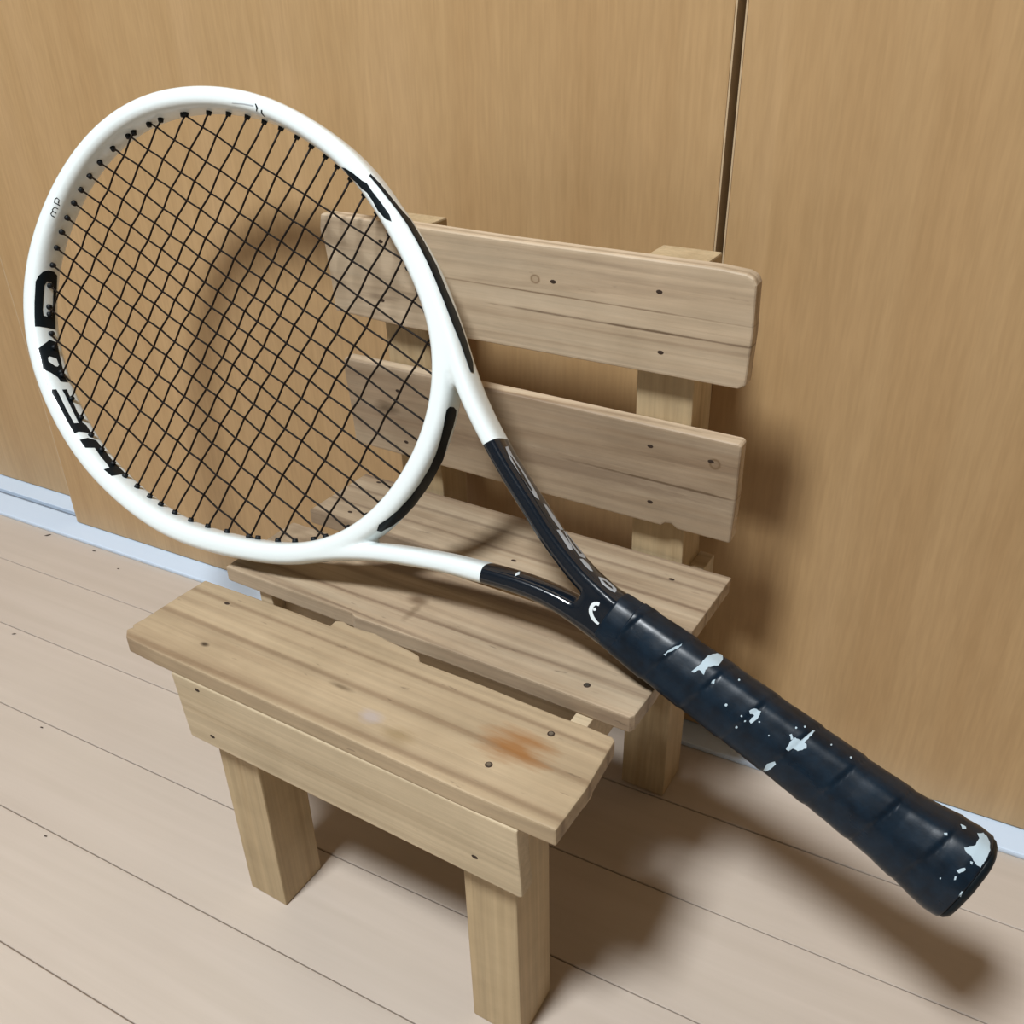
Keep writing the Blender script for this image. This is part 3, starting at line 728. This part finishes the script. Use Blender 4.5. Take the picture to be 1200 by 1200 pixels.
    ('worn_patch','B','G',[(163.4,-16.9,11.4),(162.9,-15.9,12.1),(163.3,-15.2,12.4),(163.3,-14.2,13.2),(163.8,-13.5,13.4),(164.4,-12.7,13.6),(164.7,-11.7,14.1),(165.3,-10.7,14.3),(166.2,-9.6,14.7),(166.3,-8.7,14.9),(166.1,-7.6,15.0),(167.3,-7.6,15.2),(166.8,-8.4,15.0),(166.8,-9.2,14.9),(166.6,-10.4,14.6),(166.2,-11.1,14.5),(165.9,-12.2,14.2),(165.4,-13.3,13.9),(165.1,-14.0,13.6),(164.6,-14.7,13.2),(163.9,-15.3,12.8),(163.6,-16.0,12.2)],[]),
    ('worn_patch','B','G',[(140.6,-12.0,14.4),(139.7,-13.2,14.1),(139.5,-12.3,14.3),(138.9,-11.2,14.5),(140.4,-10.3,14.6)],[]),
    ('worn_patch','B','G',[(118.0,-11.0,15.3),(117.7,-12.0,15.1),(117.4,-12.6,15.0),(116.8,-13.4,14.7),(115.8,-13.8,14.3),(114.7,-13.6,14.2),(113.5,-14.2,14.2),(113.3,-13.0,14.5),(113.0,-12.5,14.6),(112.9,-11.3,14.8),(112.8,-10.4,15.0),(113.0,-9.5,15.2),(113.3,-8.4,15.4),(113.4,-7.6,15.6),(113.9,-6.5,15.7),(115.2,-7.0,15.6),(115.1,-7.8,15.5),(115.2,-8.9,15.3),(114.8,-9.9,15.1),(115.0,-10.7,14.9),(116.0,-10.5,14.8),(116.9,-10.0,15.3)],[]),
    ('worn_patch','B','G',[(94.6,-11.7,15.5),(94.3,-12.9,15.2),(94.0,-14.2,14.9),(93.3,-14.1,15.0),(92.3,-14.5,14.7),(91.3,-14.4,14.5),(90.4,-14.4,14.3),(89.3,-14.6,14.4),(88.2,-14.7,14.4),(87.5,-13.9,14.7),(87.1,-13.1,14.9),(87.9,-12.3,15.0),(88.1,-11.3,15.2),(88.9,-10.5,15.3),(89.4,-9.7,15.5),(90.3,-9.6,15.5),(91.2,-9.4,15.5),(91.9,-9.2,15.4),(92.4,-8.0,15.6),(92.8,-7.0,15.9),(94.2,-7.0,16.3),(94.4,-8.0,16.2),(94.4,-9.2,16.0),(94.4,-9.8,15.8),(94.7,-10.8,15.6)],[]),
    ('worn_patch','B','G',[(91.4,-13.1,14.7),(91.2,-14.2,14.5),(91.2,-14.9,14.4),(90.9,-16.0,13.9),(90.7,-16.8,13.6),(90.3,-17.7,13.1),(90.2,-18.6,12.5),(90.1,-19.1,11.9),(89.7,-20.0,10.6),(89.6,-20.6,9.6),(88.4,-20.8,8.5),(88.7,-20.2,10.0),(88.7,-19.6,11.1),(88.6,-18.8,12.2),(89.1,-18.0,12.8),(88.9,-17.2,13.3),(89.1,-16.5,13.7),(89.4,-15.5,14.1),(89.3,-14.8,14.3),(89.4,-13.7,14.6),(90.5,-13.4,14.7)],[]),
    ('worn_patch','B','G',[(96.8,-13.5,15.0),(96.2,-14.5,14.8),(95.2,-13.8,15.0),(94.2,-13.1,15.2),(94.9,-12.0,15.4),(95.8,-13.0,15.2)],[]),
    ('worn_patch','B','G',[(96.5,10.0,11.3),(96.9,4.9,14.8),(94.9,1.4,15.2),(93.6,2.3,15.0),(94.2,6.1,14.1),(95.3,9.3,12.1)],[]),
    ('worn_patch','B','G',[(8.0,-27.5,7.9),(7.3,-27.7,7.4),(6.2,-28.2,6.0),(5.5,-28.6,4.6),(4.8,-28.4,5.4),(3.8,-28.4,5.0),(3.2,-28.2,5.9),(2.6,-27.9,6.8),(2.1,-27.7,7.5),(1.7,-27.4,8.4),(1.6,-27.0,10.3),(1.4,-26.5,11.7),(0.9,-25.9,13.1),(1.0,-25.3,14.2),(1.0,-24.7,15.0),(0.9,-23.8,16.0),(0.8,-22.9,16.6),(0.7,-22.2,17.1),(0.9,-21.2,17.6),(0.7,-20.5,17.9),(0.9,-19.5,18.3),(0.7,-18.4,18.5),(1.5,-18.5,18.6),(2.2,-18.3,18.7),(3.1,-18.4,18.7),(3.9,-18.9,18.6),(4.6,-19.0,18.6),(5.4,-19.5,18.5),(6.2,-20.0,18.3),(7.3,-20.0,18.2),(8.1,-19.8,18.2),(8.8,-20.1,18.0),(9.6,-20.4,17.8),(10.3,-21.0,17.4),(9.4,-21.7,17.2),(8.9,-22.7,16.7),(8.3,-23.2,16.4),(7.6,-23.8,16.0),(7.1,-24.6,15.3),(7.2,-25.4,14.1),(7.0,-26.2,12.8),(6.7,-26.9,10.9),(7.4,-27.2,9.5)],[]),
    ('worn_patch','B','G',[(7.5,-11.2,20.2),(7.0,-12.2,20.1),(6.7,-12.8,20.0),(6.2,-13.7,19.9),(5.5,-14.4,19.7),(4.9,-13.9,19.8),(5.0,-12.9,20.0),(5.7,-11.8,20.3),(6.0,-10.9,20.4),(6.8,-11.0,20.3)],[]),
    ('worn_patch','B','G',[(0.4,-2.4,20.3),(0.6,-3.2,20.4),(0.8,-4.3,20.5),(0.9,-5.1,20.6),(0.2,-5.5,20.5),(0.2,-4.6,20.5),(-0.3,-3.4,19.5),(-0.6,-2.6,19.4)],[]),
    ('worn_patch','B','G',[(15.5,-26.2,7.7),(14.6,-26.4,7.5),(14.0,-26.6,7.5),(13.0,-26.7,7.5),(12.7,-26.3,9.3),(13.5,-26.0,10.2),(14.2,-25.6,10.8),(14.7,-26.0,8.9)],[]),
    ('worn_patch','B','G',[(5.5,-18.1,18.9),(4.4,-18.4,18.8),(4.1,-17.3,19.0),(4.8,-17.2,19.1)],[]),
    ('worn_patch','B','G',[(6.6,-8.7,20.7),(6.0,-9.2,20.7),(5.5,-7.7,20.9),(6.0,-7.2,20.9)],[]),
    ('worn_patch','B','G',[(20.0,-20.5,16.4),(18.9,-21.4,16.1),(18.3,-20.6,16.5),(19.2,-19.9,16.8)],[]),
    ('worn_patch','B','G',[(127.8,-7.0,15.7),(127.7,-6.2,15.8),(128.3,-5.7,15.9),(128.9,-6.0,15.8),(129.0,-6.8,15.7),(128.4,-7.2,15.7)],[]),
    ('worn_patch','B','G',[(117.8,-1.0,15.5),(117.7,-0.3,15.4),(118.3,0.2,15.2),(118.8,-0.1,15.4),(118.9,-0.9,15.7),(118.4,-1.3,15.6)],[]),
    ('worn_patch','B','G',[(119.1,-7.1,16.0),(119.0,-6.6,16.1),(119.4,-6.3,16.1),(119.9,-6.5,16.1),(119.9,-7.0,16.0),(119.5,-7.3,16.0)],[]),
    ('worn_patch','B','G',[(110.8,-9.9,15.2),(110.8,-9.5,15.3),(111.1,-9.2,15.4),(111.6,-9.3,15.3),(111.6,-9.8,15.2),(111.2,-10.1,15.2)],[]),
    ('worn_patch','B','G',[(95.8,-18.1,13.2),(95.8,-17.6,13.6),(96.2,-17.3,13.7),(96.6,-17.5,13.6),(96.7,-18.0,13.2),(96.3,-18.2,13.1)],[]),
    ('worn_patch','B','G',[(92.9,-20.3,10.9),(92.9,-20.0,11.5),(93.3,-19.7,11.8),(93.7,-19.9,11.6),(93.8,-20.3,10.9),(93.3,-20.5,10.5)],[]),
    ('worn_patch','B','G',[(68.4,-21.5,9.7),(68.4,-21.1,10.5),(68.8,-20.9,10.9),(69.3,-21.0,10.6),(69.3,-21.4,9.8),(68.8,-21.6,9.3)],[]),
    ('worn_patch','B','G',[(116.4,-6.0,15.6),(116.4,-5.5,15.7),(116.7,-5.2,15.8),(117.2,-5.4,15.8),(117.2,-5.9,15.8),(116.8,-6.2,15.6)],[]),
    ('worn_patch','B','G',[(103.7,-7.5,15.9),(103.7,-7.1,16.0),(104.0,-6.8,16.0),(104.3,-7.0,16.0),(104.4,-7.4,15.9),(104.1,-7.6,15.9)],[]),
    ('worn_patch','B','G',[(10.1,-4.2,20.4),(10.0,-3.7,20.4),(10.3,-3.4,20.3),(10.6,-3.6,20.3),(10.7,-4.0,20.4),(10.4,-4.3,20.4)],[]),
    ('worn_patch','B','G',[(78.8,-20.8,10.0),(78.7,-20.5,10.6),(79.1,-20.3,10.9),(79.4,-20.4,10.7),(79.4,-20.7,10.1),(79.1,-20.9,9.8)],[]),
    ('worn_patch','B','G',[(130.2,-19.3,9.8),(130.1,-18.9,10.5),(130.5,-18.6,10.9),(131.0,-18.8,10.6),(131.1,-19.2,9.9),(130.7,-19.4,9.4)],[]),
]

gbm = bmesh.new()
for c in list(racket.children):
    if c.name.split('.')[0] in ('overgrip', 'butt_cap', 'collar'): gbm.from_mesh(c.data)
GRIP_BVH = BVHTree.FromBMesh(gbm); gbm.free()
MATS = {'K': M_BLACKM, 'W': M_LETTER, 'S': M_SILVER, 'B': M_WORN}
for nm, mk, tg, outer, holes in DECALS:

    decal(nm, MATS[mk], outer, holes, FRAME_BVH if tg == 'F' else GRIP_BVH, off=0.0003 if 'stripe' in nm else (0.00016 if tg == 'F' else 0.00022), step=0.0008 if nm in ('letter', 'bridge_insert') else 0.0005)
